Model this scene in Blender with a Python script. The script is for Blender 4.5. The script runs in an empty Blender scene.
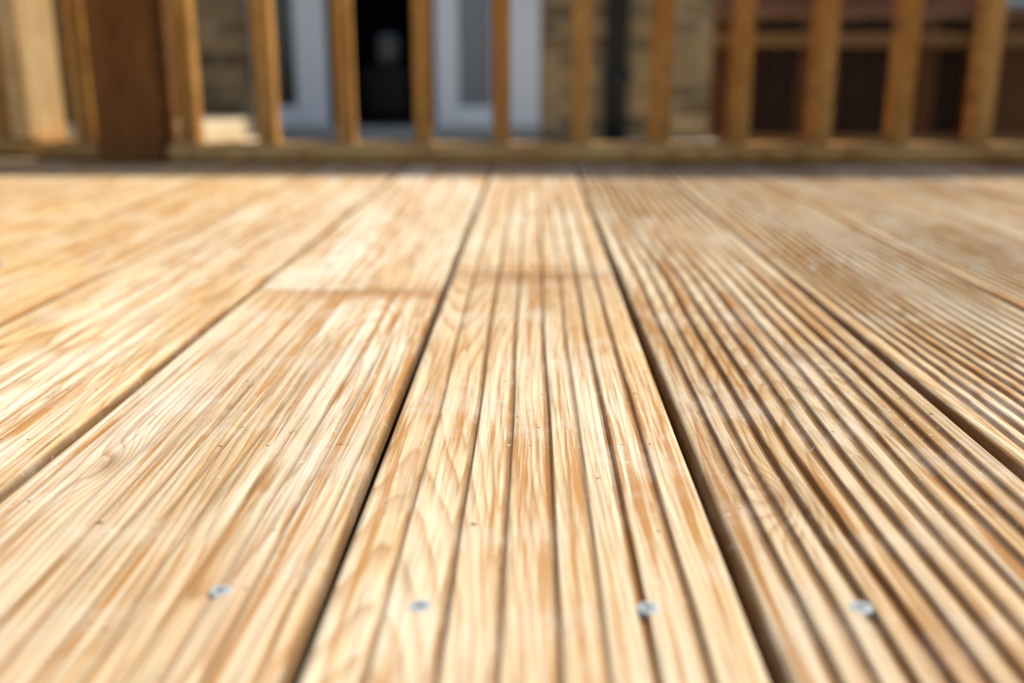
import bpy, bmesh, math, random
from mathutils import Vector, Matrix
random.seed(7)
scene = bpy.context.scene
scene.view_settings.view_transform = 'Standard'
scene.view_settings.look = 'None'
scene.view_settings.exposure = 0

# ------------------------------------------------------------------ node helpers
class NB:
    def __init__(s, name):
        s.mat = bpy.data.materials.new(name); s.mat.use_nodes = True
        s.nt = s.mat.node_tree; s.nt.nodes.clear()
        s.out = s.nt.nodes.new('ShaderNodeOutputMaterial')
        s.bsdf = s.nt.nodes.new('ShaderNodeBsdfPrincipled')
        s.nt.links.new(s.bsdf.outputs[0], s.out.inputs[0])
    def put(s, sock, v):
        if isinstance(v, bpy.types.NodeSocket): s.nt.links.new(v, sock)
        else: sock.default_value = v
    def m(s, op, a, b=0.0, c=None):
        n = s.nt.nodes.new('ShaderNodeMath'); n.operation = op
        s.put(n.inputs[0], a)
        s.put(n.inputs[1], b)
        if c is not None: s.put(n.inputs[2], c)
        return n.outputs[0]
    def xyz(s, x, y, z):
        n = s.nt.nodes.new('ShaderNodeCombineXYZ')
        for i, v in enumerate((x, y, z)): s.put(n.inputs[i], v)
        return n.outputs[0]
    def obj(s):
        n = s.nt.nodes.new('ShaderNodeTexCoord')
        sp = s.nt.nodes.new('ShaderNodeSeparateXYZ')
        s.nt.links.new(n.outputs['Object'], sp.inputs[0])
        return n.outputs['Object'], sp.outputs[0], sp.outputs[1], sp.outputs[2]
    def rnd(s):
        return s.nt.nodes.new('ShaderNodeObjectInfo').outputs['Random']
    def noise(s, vec, scale=1, detail=2, rough=0.5):
        n = s.nt.nodes.new('ShaderNodeTexNoise')
        s.put(n.inputs['Vector'], vec); s.put(n.inputs['Scale'], scale)
        s.put(n.inputs['Detail'], detail); s.put(n.inputs['Roughness'], rough)
        return n.outputs[0]
    def ramp(s, fac, stops, interp='LINEAR'):
        n = s.nt.nodes.new('ShaderNodeValToRGB'); r = n.color_ramp; r.interpolation = interp
        while len(r.elements) < len(stops): r.elements.new(0.5)
        for e, (p, c) in zip(r.elements, stops):
            e.position = p
            e.color = (c, c, c, 1) if not hasattr(c, '__len__') else (*c, 1)
        s.put(n.inputs[0], fac); return n.outputs[0]
    def mix(s, fac, a, b, mode='MIX'):
        n = s.nt.nodes.new('ShaderNodeMix'); n.data_type = 'RGBA'; n.blend_type = mode
        s.put(n.inputs[0], fac)
        for i, v in ((6, a), (7, b)):
            if isinstance(v, tuple) and len(v) == 3: v = (*v, 1)
            s.put(n.inputs[i], v)
        return n.outputs[2]
    def bump(s, h, strength=0.3, dist=0.001):
        n = s.nt.nodes.new('ShaderNodeBump')
        s.put(n.inputs['Height'], h); n.inputs['Strength'].default_value = strength
        n.inputs['Distance'].default_value = dist
        s.nt.links.new(n.outputs[0], s.bsdf.inputs['Normal'])
    def color(s, c, rough=0.6, spec=0.3):
        if isinstance(c, tuple) and len(c) == 3: c = (*c, 1)
        s.put(s.bsdf.inputs['Base Color'], c)
        s.put(s.bsdf.inputs['Roughness'], rough)
        s.bsdf.inputs['Specular IOR Level'].default_value = spec

def wood_mat(name, axis='Y', light=(0.70, 0.46, 0.22), dark=(0.43, 0.175, 0.04), x0=0.0, z0=-0.03,
             tilt=0.04, spacing=0.0042, seed=None, knots=(), stains=(), deckb=False, contrast=1.0,
             pale=(0.80, 0.63, 0.40)):
    b = NB(name)
    vec, X, Y, Z = b.obj()
    if axis == 'Z': X, Y, Z = X, Z, Y
    if axis == 'X': X, Y, Z = Z, X, Y
    w = b.m('MULTIPLY', b.rnd(), 57.0) if seed is None else float(seed)
    low = b.m('SUBTRACT', b.noise(b.xyz(b.m('MULTIPLY', X, 7), b.m('MULTIPLY', Y, 2.2), w), 1, 1), .5)
    wig = b.m('SUBTRACT', b.noise(b.xyz(b.m('MULTIPLY', X, 60), b.m('MULTIPLY', Y, 9), w), 1, 1), .5)
    lz = b.m('MULTIPLY', b.m('SINE', b.m('ADD', b.m('MULTIPLY', Y, 6.1), w)), .2)
    dx = b.m('ADD', b.m('SUBTRACT', X, x0), b.m('MULTIPLY', low, .03))
    dz = b.m('ADD', b.m('ADD', b.m('SUBTRACT', Z, z0), b.m('MULTIPLY', Y, tilt)), b.m('MULTIPLY', lz, .05))
    r = b.m('SQRT', b.m('ADD', b.m('MULTIPLY', dx, dx), b.m('MULTIPLY', dz, dz)))
    r = b.m('ADD', r, b.m('MULTIPLY', wig, .0032))
    kd = None
    for (kx, ky, amp, sx, sy) in knots:
        a = b.m('DIVIDE', b.m('SUBTRACT', X, kx), sx); c = b.m('DIVIDE', b.m('SUBTRACT', Y, ky), sy)
        g = b.m('EXPONENT', b.m('MULTIPLY', b.m('ADD', b.m('MULTIPLY', a, a), b.m('MULTIPLY', c, c)), -1.0))
        r = b.m('ADD', r, b.m('MULTIPLY', g, amp))
        g3 = b.m('POWER', g, 6.0)
        kd = g3 if kd is None else b.m('ADD', kd, g3)
    ph = b.m('FRACT', b.m('DIVIDE', r, spacing))
    ring = b.ramp(ph, [(0.0, 0.0), (0.45, 0.06), (0.74, 0.6), (0.9, 1.0), (0.985, .1), (1.0, 0.0)])
    blot = b.noise(b.xyz(b.m('MULTIPLY', X, 18), b.m('MULTIPLY', Y, 2.4), b.m('ADD', w, 9.0) if seed is None else w+9.0), 1, 3, .6)
    amp = b.ramp(blot, [(.32, 1.0), (.66, .5)])
    ringf = b.m('MULTIPLY', b.m('MULTIPLY', ring, amp), contrast)
    base = b.mix(b.ramp(blot, [(.36, 0.0), (.62, 1.0)]), light, pale)
    fib = b.noise(b.xyz(b.m('MULTIPLY', X, 620), b.m('MULTIPLY', Y, 14), w), 1, 3, .7)
    col = b.mix(b.m('MULTIPLY', ringf, 0.95), base, dark)
    col = b.mix(.82, col, b.ramp(fib, [(.3, .40), (.5, .97), (.72, 1.15)]), 'MULTIPLY')
    if deckb:
        st = b.noise(b.xyz(b.m('MULTIPLY', X, 150), b.m('MULTIPLY', Y, 3.4), w+5.0), 1, 4, .7)
        sf = b.m('MULTIPLY', b.ramp(st, [(.52, 0.0), (.61, .95)]), b.ramp(low, [(-.2, 1.0), (.22, .35)]))
        col = b.mix(sf, col, (dark[0]*1.05, dark[1]*1.08, dark[2]*1.05))
        col = b.mix(b.ramp(st, [(.34, .6), (.44, 0.0)]), col, (pale[0]*1.04, pale[1]*1.08, pale[2]*1.12))
    if kd is not None:
        col = b.mix(b.m('MINIMUM', b.m('MULTIPLY', kd, .7), .7), col, (.24, .11, .04))
    for (sy0, sw, sx0, sxw, k) in stains:
        q = b.m('ADD', b.m('ADD', Y, b.m('MULTIPLY', low, .10)), b.m('MULTIPLY', wig, .02))
        c = b.m('DIVIDE', b.m('SUBTRACT', q, sy0), sw)
        a = b.m('DIVIDE', b.m('SUBTRACT', X, sx0), sxw)
        g = b.m('EXPONENT', b.m('MULTIPLY', b.m('ADD', b.m('MULTIPLY', a, a), b.m('MULTIPLY', c, c)), -1.0))
        g = b.m('MULTIPLY', g, b.m('ADD', b.m('MULTIPLY', fib, .6), k-.3))
        col = b.mix(b.m('MINIMUM', g, .85), col, (.40, .19, .06))
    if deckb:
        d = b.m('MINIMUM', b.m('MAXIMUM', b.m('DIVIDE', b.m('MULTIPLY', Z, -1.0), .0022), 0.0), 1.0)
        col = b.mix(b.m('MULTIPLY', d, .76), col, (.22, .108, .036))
        dust = b.noise(vec, 13, 4, .7)
        col = b.mix(b.ramp(dust, [(.50, 0.0), (.68, .30)]), col, (.72, .66, .55))
        gsp = b.noise(vec, 150, 2, .6)
        col = b.mix(b.ramp(gsp, [(.262, .85), (.275, 0.0)]), col, (.09, .055, .03))
        col = b.mix(b.ramp(gsp, [(.68, 0.0), (.76, .4)]), col, (.84, .80, .70))
    b.color(col, b.ramp(blot, [(.2, .80), (.8, .66)]), .15)
    b.bump(fib, .55, .0006)
    return b.mat

# ------------------------------------------------------------------ mesh helpers
def link(o, parent=None):
    scene.collection.objects.link(o)
    if parent: o.parent = parent
    return o
def empty(name, loc=(0, 0, 0)):
    e = bpy.data.objects.new(name, None); e.empty_display_size = .1; e.location = loc
    return link(e)
def obj_from_bm(bm, name, mat, parent=None, loc=(0, 0, 0), rot=(0, 0, 0), smooth=False):
    me = bpy.data.meshes.new(name); bm.to_mesh(me); bm.free()
    if mat: me.materials.append(mat)
    if smooth:
        for p in me.polygons: p.use_smooth = True
    o = bpy.data.objects.new(name, me); link(o, parent)
    pl = parent.location if parent else Vector((0, 0, 0))
    o.location = Vector(loc) - pl; o.rotation_euler = rot
    return o
def box(name, c, s, mat, parent=None, bev=0.0, rot=(0, 0, 0), seg=2):
    bm = bmesh.new(); bmesh.ops.create_cube(bm, size=1)
    bmesh.ops.scale(bm, vec=s, verts=bm.verts)
    if bev: bmesh.ops.bevel(bm, geom=bm.edges[:], offset=bev, segments=seg, affect='EDGES', profile=.5)
    return obj_from_bm(bm, name, mat, parent, c, rot)
def box2(name, a, b, mat, parent=None, bev=0.0, seg=2):
    a, b = Vector(a), Vector(b)
    return box(name, (a+b)/2, (b-a), mat, parent, bev, (0, 0, 0), seg)

# ------------------------------------------------------------------ DECK
deck = empty('wooden_deck')
PITCH = .15
RAIL_Y = 1.93
ANG = math.radians(24)
NEWEL_X = -.755
def deck_end(x):
    return RAIL_Y + .05 if x > NEWEL_X else RAIL_Y + .05 + (NEWEL_X - x)*math.tan(ANG)
def board_x(i):
    return i*PITCH + .0013 - (.0035 if i == -1 else 0) - (.008 if i <= -2 else 0)

def groove(x, gs, gw, gd):
    z = 0
    for g, sc in gs:
        t = abs(x-g)/gw
        if t < 1: z -= gd*sc*(1-t**2.4)**1.5
    return z

surf = {}
def make_board(i, y0, y1, part):
    xc = board_x(i)
    W = {0: .1445, -1: .1530}.get(i, .1455)
    rr = random.Random(100+i)
    if i == 0:
        gs = [(-.0525, .8), (-.031, 1.0), (-.0125, .9), (.007, 1.0), (.022, .7), (.037, 1.1), (.0535, 1.0)]; gw, gd = .0023, .0028
    elif i == -1:
        gs = [(-.066+.0133*k+rr.uniform(-.002, .002), .35+.8*rr.random()) for k in range(11)]; gw, gd = .0021, .0014
    elif i == -2:
        gs = [(-.062+.0124*k, .5+.5*rr.random()) for k in range(11)]; gw, gd = .0022, .0015
    elif i == 1:
        gs = [(-.059+.0118*k, .8+.4*rr.random()) for k in range(11)]; gw, gd = .0029, .0030
    elif i >= 2:
        gs = [(-.0610+.0094*k, .9+.2*rr.random()) for k in range(14)]; gw, gd = .0029, .0030
    else:
        gs = [(-.06+.0120*k, .8+.3*rr.random()) for k in range(11)]; gw, gd = .0030, .0024
    rr = random.Random(500+i*3+part)
    n = 280 if abs(i) <= 3 else 150
    prof = []
    R = .0040; T = .028
    prof.append((-W/2, -T)); prof.append((-W/2, -R*1.2))
    for k in range(n+1):
        x = -W/2 + W*k/n
        e = W/2-abs(x)
        z = 0
        if e < R: z = -(R - math.sqrt(max(0, R*R-(R-e)**2)))
        prof.append((x, z + groove(x, gs, gw, gd)))
    prof.append((W/2, -R*1.2)); prof.append((W/2, -T))
    ys = [y0, y0+.0015, y0+.003, y0+.006]
    y = y0+.02
    while y < y1-.03:
        ys.append(y); y += .045 if y > 0 else .4
    ys += [y1-.006, y1-.003, y1-.0015, y1]
    bm = bmesh.new(); rows = []
    ph = rr.random()*6; amp = .0013 if i >= 1 else .0006
    cup = rr.uniform(-.0006, .0006); lift = rr.uniform(-.0006, .0008)
    if i in (0, -1): lift = .0004 if part else -.0002
    surf[(i, part)] = (cup, ph, lift)
    for y in ys:
        row = []
        ye = min(y-y0, y1-y)
        drop = -.0014*(1-min(1, ye/.006))**2
        for (x, z) in prof:
            edge = 1-(abs(x)/(W/2))**4
            dx = edge*amp*(math.sin(y*9+ph+x*25) + .5*math.sin(y*21+ph*2))
            zz = z + cup*(x/(W/2))**2 + .0005*math.sin(y*7+ph) + ((lift+drop) if z > -.02 else 0)
            row.append(bm.verts.new((x+dx, y, zz)))
        rows.append(row)
    for a, c in zip(rows[:-1], rows[1:]):
        for k in range(len(a)-1):
            bm.faces.new((a[k], a[k+1], c[k+1], c[k]))
    for a, c in zip(rows[:-1], rows[1:]):
        bm.faces.new((a[-1], a[0], c[0], c[-1]))
    bm.faces.new(rows[0][::-1]); bm.faces.new(rows[-1])
    bmesh.ops.recalc_face_normals(bm, faces=bm.faces)
    stn = []
    kn = []
    if rr.random() < .7: kn.append((rr.uniform(-.05, .05), rr.uniform(.5, 1.5), .03, .012, .016))
    light, dark, x0, z0, tilt, spc, con = (.68, .455, .22), (.42, .19, .055), rr.uniform(-.03, .03), -rr.uniform(.02, .05), rr.choice((-1, 1))*rr.uniform(.01, .03), .0032, 1.0
    pale = (.79, .645, .43)
    if i == 0:
        x0, z0, tilt, spc, con = -.055, -.040, .016, .0027, .95
        kn = []
        stn = [(.865, .030, .0, .09, .72), (.45, .10, -.055, .006, .4)]
        if part: x0, z0, stn = .02, -.04, [(.895, .02, .0, .09, .55)]
    if i == -1:
        x0, z0, tilt, spc, con = .035, -.028, .026, .0032, 1.0
        light = (.70, .49, .25); pale = (.83, .70, .50)
        kn = [(.066, .785, .022, .016, .03), (-.045, .43, .010, .010, .035)]
        stn = [(.785, .022, .02, .07, .85), (.30, .05, .05, .02, .3)]
        if part: x0, z0, kn, stn = -.01, -.03, [], [(.83, .03, .02, .07, .4)]
    if i == 1:
        x0, z0, tilt, spc, con = -.01, -.045, .04, .0034, .9
        kn = [(-.045, .40, .014, .014, .03), (.02, .62, .012, .014, .04)]
        light = (.66, .44, .215); dark = (.38, .17, .052)
    if i <= -3:
        light = (.62, .39, .155); pale = (.72, .52, .28)
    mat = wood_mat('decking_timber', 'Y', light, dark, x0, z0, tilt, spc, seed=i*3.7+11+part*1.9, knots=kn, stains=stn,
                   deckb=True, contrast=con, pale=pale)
    return obj_from_bm(bm, 'deck_board', mat, deck, (xc, 0, 0), smooth=True)
joint = {0: .878, -1: .805, -7: .878, 6: .878}
for i in range(-15, 17):
    e = deck_end(board_x(i))
    if i in joint:
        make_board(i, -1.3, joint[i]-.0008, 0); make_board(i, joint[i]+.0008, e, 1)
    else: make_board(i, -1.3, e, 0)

joist_m = wood_mat('joist_timber', 'X', (.4, .27, .13), (.25, .13, .05))
for y in (-1.2, -.27, .31, .81, .88, 1.45, 1.9):
    box2('joist', (-2.3, y-.022, -.178), (2.45, y+.022, -.031), joist_m, deck, .002)
box2('fascia', (NEWEL_X, RAIL_Y+.052, -.2), (2.45, RAIL_Y+.075, -.004), joist_m, deck, .002)
for x in (-2.1, 0, 2.2):
    for y in (-1.1, 1.7):
        box2('support_post', (x-.05, y-.05, -.92), (x+.05, y+.05, -.18), joist_m, deck, .003)

# screws
b = NB('zinc_screw'); v, _, _, _ = b.obj()
b.color(b.ramp(b.noise(v, 900, 2), [(.3, (.32, .35, .34)), (.7, (.50, .53, .51))]), .6, .25); b.bsdf.inputs['Metallic'].default_value = .1
screw_m = b.mat
b = NB('screw_recess'); b.color((.09, .08, .07), .8); dark_m = b.mat
sm = bpy.data.meshes.new('screw')
bm = bmesh.new()
R = .0040
def ringv(r, z, n=28): return [bm.verts.new((r*math.cos(2*math.pi*k/n), r*math.sin(2*math.pi*k/n), z)) for k in range(n)]
rs = [ringv(R*.9, -.003), ringv(R, -.0005), ringv(R*.96, -.0001), ringv(R*.80, .0001)]
for a, c in zip(rs[:-1], rs[1:]):
    for k in range(28): bm.faces.new((a[k], a[(k+1) % 28], c[(k+1) % 28], c[k]))
bm.faces.new(rs[-1])
nf = len(bm.faces)
for a in (0, math.pi/2):
    r = bmesh.ops.create_cube(bm, size=1)
    bmesh.ops.scale(bm, vec=(.0036, .0009, .0003), verts=r['verts'])
    bmesh.ops.rotate(bm, cent=(0, 0, 0), matrix=Matrix.Rotation(a+.4, 3, 'Z'), verts=r['verts'])
    bmesh.ops.translate(bm, vec=(0, 0, .00005 if a == 0 else .00007), verts=r['verts'])
for i, f in enumerate(bm.faces):
    f.material_index = 0 if i < nf else 1
bm.to_mesh(sm); bm.free(); sm.materials.append(screw_m); sm.materials.append(dark_m)
rr = random.Random(5)
for y in (-.27, .31, .91, 1.45):
    for i in range(-15, 17):
        for dx in (-.040, .041):
            s = bpy.data.objects.new('screw', sm); link(s, deck)
            part = 1 if (i in joint and y > joint[i]) else 0
            cup, ph, lift = surf[(i, part)]
            yy = y+rr.uniform(-.006, .006); xx = dx+rr.uniform(-.003, .003)
            zs = cup*(xx/.073)**2 + .0005*math.sin(yy*7+ph) + lift + .0003
            s.location = (board_x(i)+xx, yy, zs)
            s.rotation_euler = (rr.uniform(-.04, .04), rr.uniform(-.04, .04), rr.uniform(0, 3))

# ------------------------------------------------------------------ RAILING
rail = empty('wooden_railing')
rw = wood_mat('railing_timber', 'Z', (.52, .23, .045), (.30, .105, .02), 0.0, -.02, .03, .005, pale=(.64, .33, .09))
rwx = wood_mat('railing_timber_rail', 'X', (.60, .31, .09), (.38, .15, .035), 0.0, -.02, .03, .005, pale=(.72, .44, .16))
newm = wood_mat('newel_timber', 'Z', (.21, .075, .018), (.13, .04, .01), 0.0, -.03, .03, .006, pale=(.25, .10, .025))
newm2 = wood_mat('newel_timber_pale', 'Z', (.78, .47, .17), (.52, .26, .07), 0.0, -.03, .03, .006, pale=(.86, .61, .30))
XR = 2.35
box2('bottom_rail', (NEWEL_X+.06, RAIL_Y-.042, .002), (XR-.05, RAIL_Y+.042, .036), rwx, rail, .014, 4)
box2('top_rail', (NEWEL_X+.06, RAIL_Y-.035, .86), (XR-.05, RAIL_Y+.035, .895), rwx, rail, .006)
box2('handrail_cap', (NEWEL_X-.07, RAIL_Y-.05, .897), (XR+.07, RAIL_Y+.05, .93), rwx, rail, .006)
k = -4
while True:
    x = -.0575+.1495*k
    if x > XR-.09: break
    j = random.uniform(-.002, .002)
    box('baluster', (x+j, RAIL_Y+.012, .448), (.033, .052, .823), rw, rail, .0025, (0, 0, random.uniform(.02, .14)))
    k += 1
box2('newel_post', (NEWEL_X-.058, RAIL_Y-.058, .001), (NEWEL_X+.058, RAIL_Y+.058, .895), newm, rail, .004)
box2('newel_post', (XR-.048, RAIL_Y-.05, .001), (XR+.048, RAIL_Y+.05, .895), newm, rail, .004)
L = 1.6
dv = Vector((-math.cos(ANG), math.sin(ANG), 0))
P0 = Vector((NEWEL_X, RAIL_Y, 0))
def along(t, z): return P0 + dv*t + Vector((0, 0, z))
def abox(name, t0, t1, d, z0, z1, mat, bev=.004, spin=0):
    c = along((t0+t1)/2, (z0+z1)/2)
    box(name, c, (t1-t0, d, z1-z0), mat, rail, bev, (0, 0, -ANG+spin))
abox('bottom_rail', .07, L, .076, .002, .036, rwx, .012)
abox('top_rail', .07, L, .07, .86, .895, rwx)
abox('handrail_cap', .09, L, .11, .897, .93, rwx)
abox('newel_post', .23, .31, .07, .0365, .86, newm2, .004, math.radians(80))
for t in (.13, .36, .50, .64, .79, .94, 1.09, 1.24, 1.39, 1.54):
    abox('baluster', t-.018, t+.018, .036, .037, .859, rw, .0025)

# ------------------------------------------------------------------ GROUND / PATIO
b = NB('grass'); v, _, _, _ = b.obj()
g1 = b.noise(v, 1.3, 4); g2 = b.noise(v, 60, 4, .7)
c = b.mix(g1, (.045, .075, .02), (.09, .10, .035)); c = b.mix(.7, c, b.ramp(g2, [(.3, .5), (.7, 1.3)]), 'MULTIPLY')
b.color(c, .9, .1); b.bump(g2, .8, .03)
bm = bmesh.new(); bmesh.ops.create_grid(bm, x_segments=40, y_segments=40, size=150)
obj_from_bm(bm, 'ground', b.mat, None, (0, 0, -.92))

b = NB('paving'); v, _, _, _ = b.obj()
bt = b.nt.nodes.new('ShaderNodeTexBrick'); b.put(bt.inputs['Vector'], v); bt.inputs['Scale'].default_value = 1.0
bt.inputs['Brick Width'].default_value = .6; bt.inputs['Row Height'].default_value = .45; bt.inputs['Mortar Size'].default_value = .006
bt.inputs['Color1'].default_value = (.36, .32, .25, 1); bt.inputs['Color2'].default_value = (.44, .38, .29, 1); bt.inputs['Mortar'].default_value = (.16, .14, .11, 1)
b.color(b.mix(.6, bt.outputs[0], b.ramp(b.noise(v, 9, 5, .7), [(.3, .7), (.7, 1.1)]), 'MULTIPLY'), .85, .2)
pav = b.mat
box2('patio', (-5, 2.9, -.915), (.9, 5.1, -.18), pav, None, .01)
b = NB('sandstone'); v, _, _, _ = b.obj()
b.color(b.ramp(b.noise(v, 12, 5, .7), [(.3, (.60, .43, .24)), (.7, (.74, .57, .35))]), .85, .2); sand = b.mat
st = empty('stone_step', (-1.65, 4.3, -.178))
box2('lower_slab', (-1.80, 3.55, -.178), (-1.14, 4.35, -.112), sand, st, .012)
box2('upper_slab', (-1.75, 3.65, -.111), (-1.19, 4.35, -.035), sand, st, .012)

# ------------------------------------------------------------------ HOUSES
def brick_mat(name, c1, c2, mort):
    b = NB(name); v, X, Y, Z = b.obj()
    vec = b.xyz(b.m('ADD', X, Y), Z, 0.0)
    bt = b.nt.nodes.new('ShaderNodeTexBrick'); b.put(bt.inputs['Vector'], vec); bt.inputs['Scale'].default_value = 1.0
    bt.inputs['Brick Width'].default_value = .225; bt.inputs['Row Height'].default_value = .075; bt.inputs['Mortar Size'].default_value = .009
    bt.inputs['Bias'].default_value = -.1
    bt.inputs['Color1'].default_value = (*c1, 1); bt.inputs['Color2'].default_value = (*c2, 1); bt.inputs['Mortar'].default_value = (*mort, 1)
    n = b.noise(v, 5, 4, .7)
    col = b.mix(.8, bt.outputs[0], b.ramp(n, [(.3, .6), (.7, 1.25)]), 'MULTIPLY')
    b.color(col, .9, .15)
    return b.mat
yb = brick_mat('yellow_stock_brick', (.64, .38, .15), (.20, .105, .045), (.48, .36, .21))
rb = brick_mat('red_brick', (.46, .12, .06), (.30, .085, .045), (.32, .24, .18))
def roof_mat(name, ca, cb):
    b = NB(name); v, X, Y, Z = b.obj()
    bt = b.nt.nodes.new('ShaderNodeTexBrick'); b.put(bt.inputs['Vector'], b.xyz(X, Y, 0.0)); bt.inputs['Scale'].default_value = 1
    bt.inputs['Brick Width'].default_value = .2; bt.inputs['Row Height'].default_value = .12; bt.inputs['Mortar Size'].default_value = .008
    bt.inputs['Color1'].default_value = (*ca, 1); bt.inputs['Color2'].default_value = (*cb, 1); bt.inputs['Mortar'].default_value = (.04, .02, .015, 1)
    b.color(bt.outputs[0], .85, .2); b.bump(b.m('MULTIPLY', bt.outputs[1], -1.0), .8, .02); return b.mat
roofm = roof_mat('roof_tiles', (.24, .08, .045), (.17, .06, .035))
b = NB('white_upvc'); v, _, _, _ = b.obj(); b.color(b.ramp(b.noise(v, 3, 3), [(.3, (.88, .86, .82)), (.7, (.90, .88, .84))]), .35, .5); upvc = b.mat
b = NB('window_glass'); b.color((.03, .035, .04), .05, .6); glass = b.mat
b = NB('pale_glazing'); b.color((.22, .24, .25), .12, .6); glass2 = b.mat
b = NB('dark_room'); b.color((.03, .028, .026), .9, .1); room = b.mat
b = NB('black_plastic'); b.color((.012, .012, .013), .4, .4); blk = b.mat
b = NB('stone_sill'); v, _, _, _ = b.obj(); b.color(b.ramp(b.noise(v, 20, 4), [(.3, (.42, .38, .3)), (.7, (.55, .5, .4))]), .85, .2); stone = b.mat

def gable_roof(x0, x1, y0, y1, z, h, mat, parent, along_x=True, oh=.3):
    bm = bmesh.new()
    ym = (y0+y1)/2
    pts = [(x0-oh, y0-oh, z), (x1+oh, y0-oh, z), (x1+oh, ym, z+h), (x0-oh, ym, z+h), (x0-oh, y1+oh, z), (x1+oh, y1+oh, z)]
    lo = [bm.verts.new(p) for p in pts]; hi = [bm.verts.new((p[0], p[1], p[2]+.12)) for p in pts]
    def q(a, b_, c, d): bm.faces.new((a, b_, c, d))
    q(hi[0], hi[1], hi[2], hi[3]); q(hi[3], hi[2], hi[5], hi[4])
    q(lo[1], lo[0], lo[3], lo[2]); q(lo[2], lo[3], lo[4], lo[5])
    q(lo[0], lo[1], hi[1], hi[0]); q(lo[5], lo[4], hi[4], hi[5])
    q(lo[1], lo[2], hi[2], hi[1]); q(lo[2], lo[5], hi[5], hi[2]); q(lo[3], lo[0], hi[0], hi[3]); q(lo[4], lo[3], hi[3], hi[4])
    obj_from_bm(bm, 'roof', mat, parent)
def gable_wall(x, y0, y1, z, h, mat, parent, t=.2):
    bm = bmesh.new(); ym = (y0+y1)/2
    A = [bm.verts.new(p) for p in ((x, y0, z), (x, y1, z), (x, ym, z+h))]
    B = [bm.verts.new(p) for p in ((x+t, y0, z), (x+t, y1, z), (x+t, ym, z+h))]
    bm.faces.new(A); bm.faces.new(B[::-1])
    for i in range(3): bm.faces.new((A[i], B[i], B[(i+1) % 3], A[(i+1) % 3]))
    bmesh.ops.recalc_face_normals(bm, faces=bm.faces)
    obj_from_bm(bm, 'gable', mat, parent)
def window(x0, x1, z0, z1, y, parent):
    t = .06
    box2('window_glass', (x0+t, y+.03, z0+t), (x1-t, y+.04, z1-t), glass, parent)
    box2('window_frame', (x0, y, z0), (x0+t, y+.07, z1), upvc, parent, .005)
    box2('window_frame', (x1-t, y, z0), (x1, y+.07, z1), upvc, parent, .005)
    box2('window_frame', (x0+t, y, z0), (x1-t, y+.07, z0+t), upvc, parent, .005)
    box2('window_frame', (x0+t, y, z1-t), (x1-t, y+.07, z1), upvc, parent, .005)
    xm = (x0+x1)/2
    box2('window_mullion', (xm-.03, y+.001, z0+t), (xm+.03, y+.068, z1-t), upvc, parent, .005)
    box2('window_sill', (x0-.06, y-.1, z0-.07), (x1+.06, y+.08, z0-.002), stone, parent, .005)

h1 = empty('brick_house', (-1, 5, 0))
HY = 5.0; D0, D1 = -1.36, .04; DT = 1.95
box2('wall', (-4.2, HY, -.92), (D0, HY+.25, 4.4), yb, h1)
box2('wall', (D1, HY, -.92), (.86, HY+.25, 4.4), yb, h1)
box2('wall', (D0, HY+.002, DT), (D1, HY+.252, 2.7), yb, h1)
box2('wall', (D0, HY+.002, 3.8), (D1, HY+.252, 4.4), yb, h1)
box2('wall', (D0, HY+.252, 2.7), (D1, HY+.3, 3.8), yb, h1)
box2('wall', (.61, HY+.25, -.92), (.858, 11, 4.4), yb, h1)
box2('wall', (-4.2, HY+.25, -.92), (-3.95, 11, 4.4), yb, h1)
box2('wall', (-3.95, 10.75, -.92), (.61, 11, 4.4), yb, h1)
gable_wall(-4.2, 5, 11, 4.4, 2.2, yb, h1); gable_wall(.66, 5, 11, 4.4, 2.2, yb, h1)
gable_roof(-4.2, .86, 5, 11, 4.4, 2.2, roofm, h1)
window(-1.15, -.15, 2.72, 3.78, HY+.1, h1)
box2('threshold', (D0, HY-.05, -.178), (D1, HY+.25, -.12), stone, h1, .005)
box2('lintel', (D0-.1, HY-.012, DT+.003), (D1+.1, HY+.0, DT+.18), stone, h1)
box2('room_floor', (-3.9, HY+.26, -.17), (.6, 10.7, -.13), room, h1)
box2('room_back_wall', (-3.9, HY+3, -.12), (.6, HY+3.1, 2.4), room, h1)
box2('room_ceiling', (-3.9, HY+.31, 2.45), (.6, 10.7, 2.5), room, h1)
def leaf(x0, x1, g0, g1, y, name='door_leaf', gm=glass2):
    z0, z1 = -.115, 1.93
    box2(name+'_stile', (x0, y, z0), (g0, y+.07, z1), upvc, h1, .006)
    box2(name+'_stile', (g1, y, z0), (x1, y+.07, z1), upvc, h1, .006)
    box2(name+'_rail', (g0, y+.002, z0), (g1, y+.068, z0+.10), upvc, h1, .006)
    box2(name+'_rail', (g0, y+.002, z1-.12), (g1, y+.068, z1), upvc, h1, .006)
    box2(name+'_glass', (g0, y+.03, z0+.10), (g1, y+.04, z1-.12), gm, h1)
leaf(-1.355, -1.0, -1.30, -1.15, HY-.03, gm=glass)
leaf(-.47, .035, -.36, -.20, HY-.03)
box2('door_handle', (-.44, HY-.06, .80), (-.41, HY-.03, .95), blk, h1, .004)
box2('room_cabinet', (-.98, HY+.8, -.12), (-.70, HY+1.2, .18), blk, h1, .02)
box2('room_cabinet_top', (-.90, HY+.9, .182), (-.76, HY+1.2, .36), glass2, h1, .03)
bm = bmesh.new(); bmesh.ops.create_cone(bm, cap_ends=True, segments=20, radius1=.055, radius2=.055, depth=5.2)
obj_from_bm(bm, 'downpipe', blk, h1, (.40, HY-.07, 1.75), smooth=True)
for z in (.1, 1.9, 3.6): box2('pipe_bracket', (.33, HY-.13, z), (.47, HY-.001, z+.05), blk, h1, .005)
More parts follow.
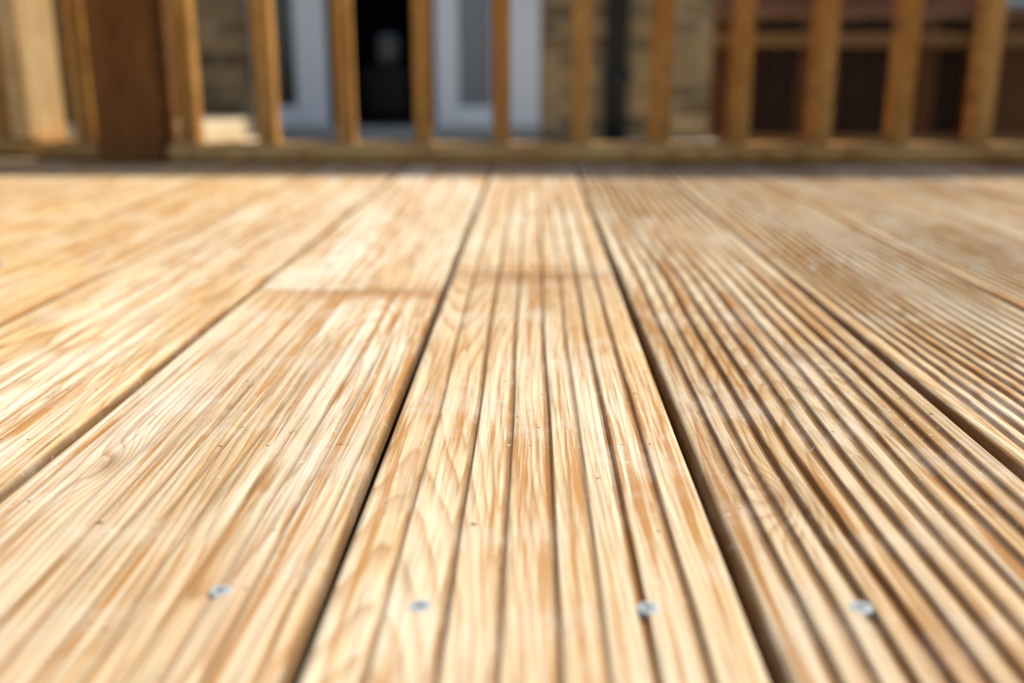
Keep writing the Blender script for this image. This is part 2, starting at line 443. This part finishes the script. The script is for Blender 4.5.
box2('gutter', (-4.4, HY-.38, 4.36), (1.1, HY-.28, 4.46), blk, h1, .02)

h2 = empty('brick_house', (6, 14, 0))
box2('wall', (1.5, 13, -.92), (11, 13.25, 3.9), rb, h2)
box2('wall', (1.5, 13.25, -.92), (1.75, 20, 3.9), rb, h2)
box2('wall', (10.75, 13.25, -.92), (11, 20, 3.9), rb, h2)
box2('wall', (1.75, 19.75, -.92), (10.75, 20, 3.9), rb, h2)
gable_wall(1.5, 13, 20, 3.9, 2.4, rb, h2); gable_wall(10.8, 13, 20, 3.9, 2.4, rb, h2)
gable_roof(1.5, 11, 13, 20, 3.9, 2.4, roofm, h2)
for (a, c, z) in ((3.3, 4.3, 1.15), (5.55, 6.1, .92), (8, 9.2, .95)):
    window(a, c, z, 1.9, 12.96, h2); window(a, c, 2.6, 3.6, 12.96, h2)

# ------------------------------------------------------------------ FENCES
fm = wood_mat('fence_timber', 'Z', (.20, .065, .022), (.10, .035, .013), 0, -.02, .03, .008, pale=(.26, .095, .03))
fmd = wood_mat('fence_timber_dark', 'Z', (.045, .018, .009), (.03, .012, .006), 0, -.02, .03, .008, pale=(.06, .026, .012))
fm2 = wood_mat('fence_rail_timber', 'X', (.40, .18, .065), (.25, .10, .035), 0, -.02, .03, .008, pale=(.46, .23, .09))
fm3 = wood_mat('fence_timber_orange', 'Z', (.36, .17, .05), (.22, .09, .03), 0, -.02, .03, .008, pale=(.42, .21, .07))
def fence(x0, x1, y, ztop, ms, m2):
    f = empty('wooden_fence', (x0, y, 0))
    x = x0; q = 0
    while x < x1:
        w = .118; dz = random.uniform(-.006, .006)
        mm = ms[int(q/2.6) % len(ms)]; q += 1
        box('fence_board', (x+w/2, y+random.uniform(0, .006), (-.9+ztop+dz)/2), (w, .018, ztop+dz+.9), mm, f, .002, (0, 0, .03))
        x += w+.006
    x = x0
    while x <= x1+.01:
        box2('fence_post', (x-.05, y-.125, -.92), (x+.05, y-.025, ztop+.06), ms[0], f, .004); x += 1.83
    for z in (ztop-.13, ztop-.75):
        box2('fence_rail', (x0, y-.066, z-.04), (x1, y-.0215, z+.035), m2, f, .003)
    box2('fence_cap', (x0, y-.03, ztop+.008), (x1, y+.03, ztop+.03), m2, f, .003)
fence(.95, 8.2, 6.6, .46, (fm, fmd), fm2)
fence(-6.3, -1.80, 4.0, 1.0, (fm3,), fm3)

# ------------------------------------------------------------------ LIGHT
EL = math.radians(57)
sd = Vector((.92, .36, 0)).normalized()*math.cos(EL) + Vector((0, 0, math.sin(EL)))
ld = bpy.data.lights.new('sun', 'SUN'); ld.energy = 5.0; ld.angle = math.radians(.5); ld.color = (1, .96, .88)
lo = bpy.data.objects.new('sun', ld); link(lo); lo.rotation_euler = sd.to_track_quat('Z', 'Y').to_euler(); lo.location = sd*20
wd = bpy.data.worlds.new('World'); scene.world = wd; wd.use_nodes = True
nt = wd.node_tree; bg = nt.nodes['Background']
sky = nt.nodes.new('ShaderNodeTexSky'); sky.sky_type = 'NISHITA'; sky.sun_disc = False
sky.sun_elevation = EL; sky.sun_rotation = math.atan2(sd.x, sd.y)
nt.links.new(sky.outputs[0], bg.inputs[0]); bg.inputs[1].default_value = .15

# ------------------------------------------------------------------ CAMERA
cd = bpy.data.cameras.new('camera'); cd.lens = 35; cd.sensor_width = 36; cd.clip_start = .01; cd.clip_end = 500
co = bpy.data.objects.new('camera', cd); link(co)
co.location = (0, 0, .18); co.rotation_euler = (math.radians(90-15.53), 0, math.radians(1.16))
cd.dof.use_dof = True; cd.dof.focus_distance = .50; cd.dof.aperture_fstop = 3.8
scene.camera = co
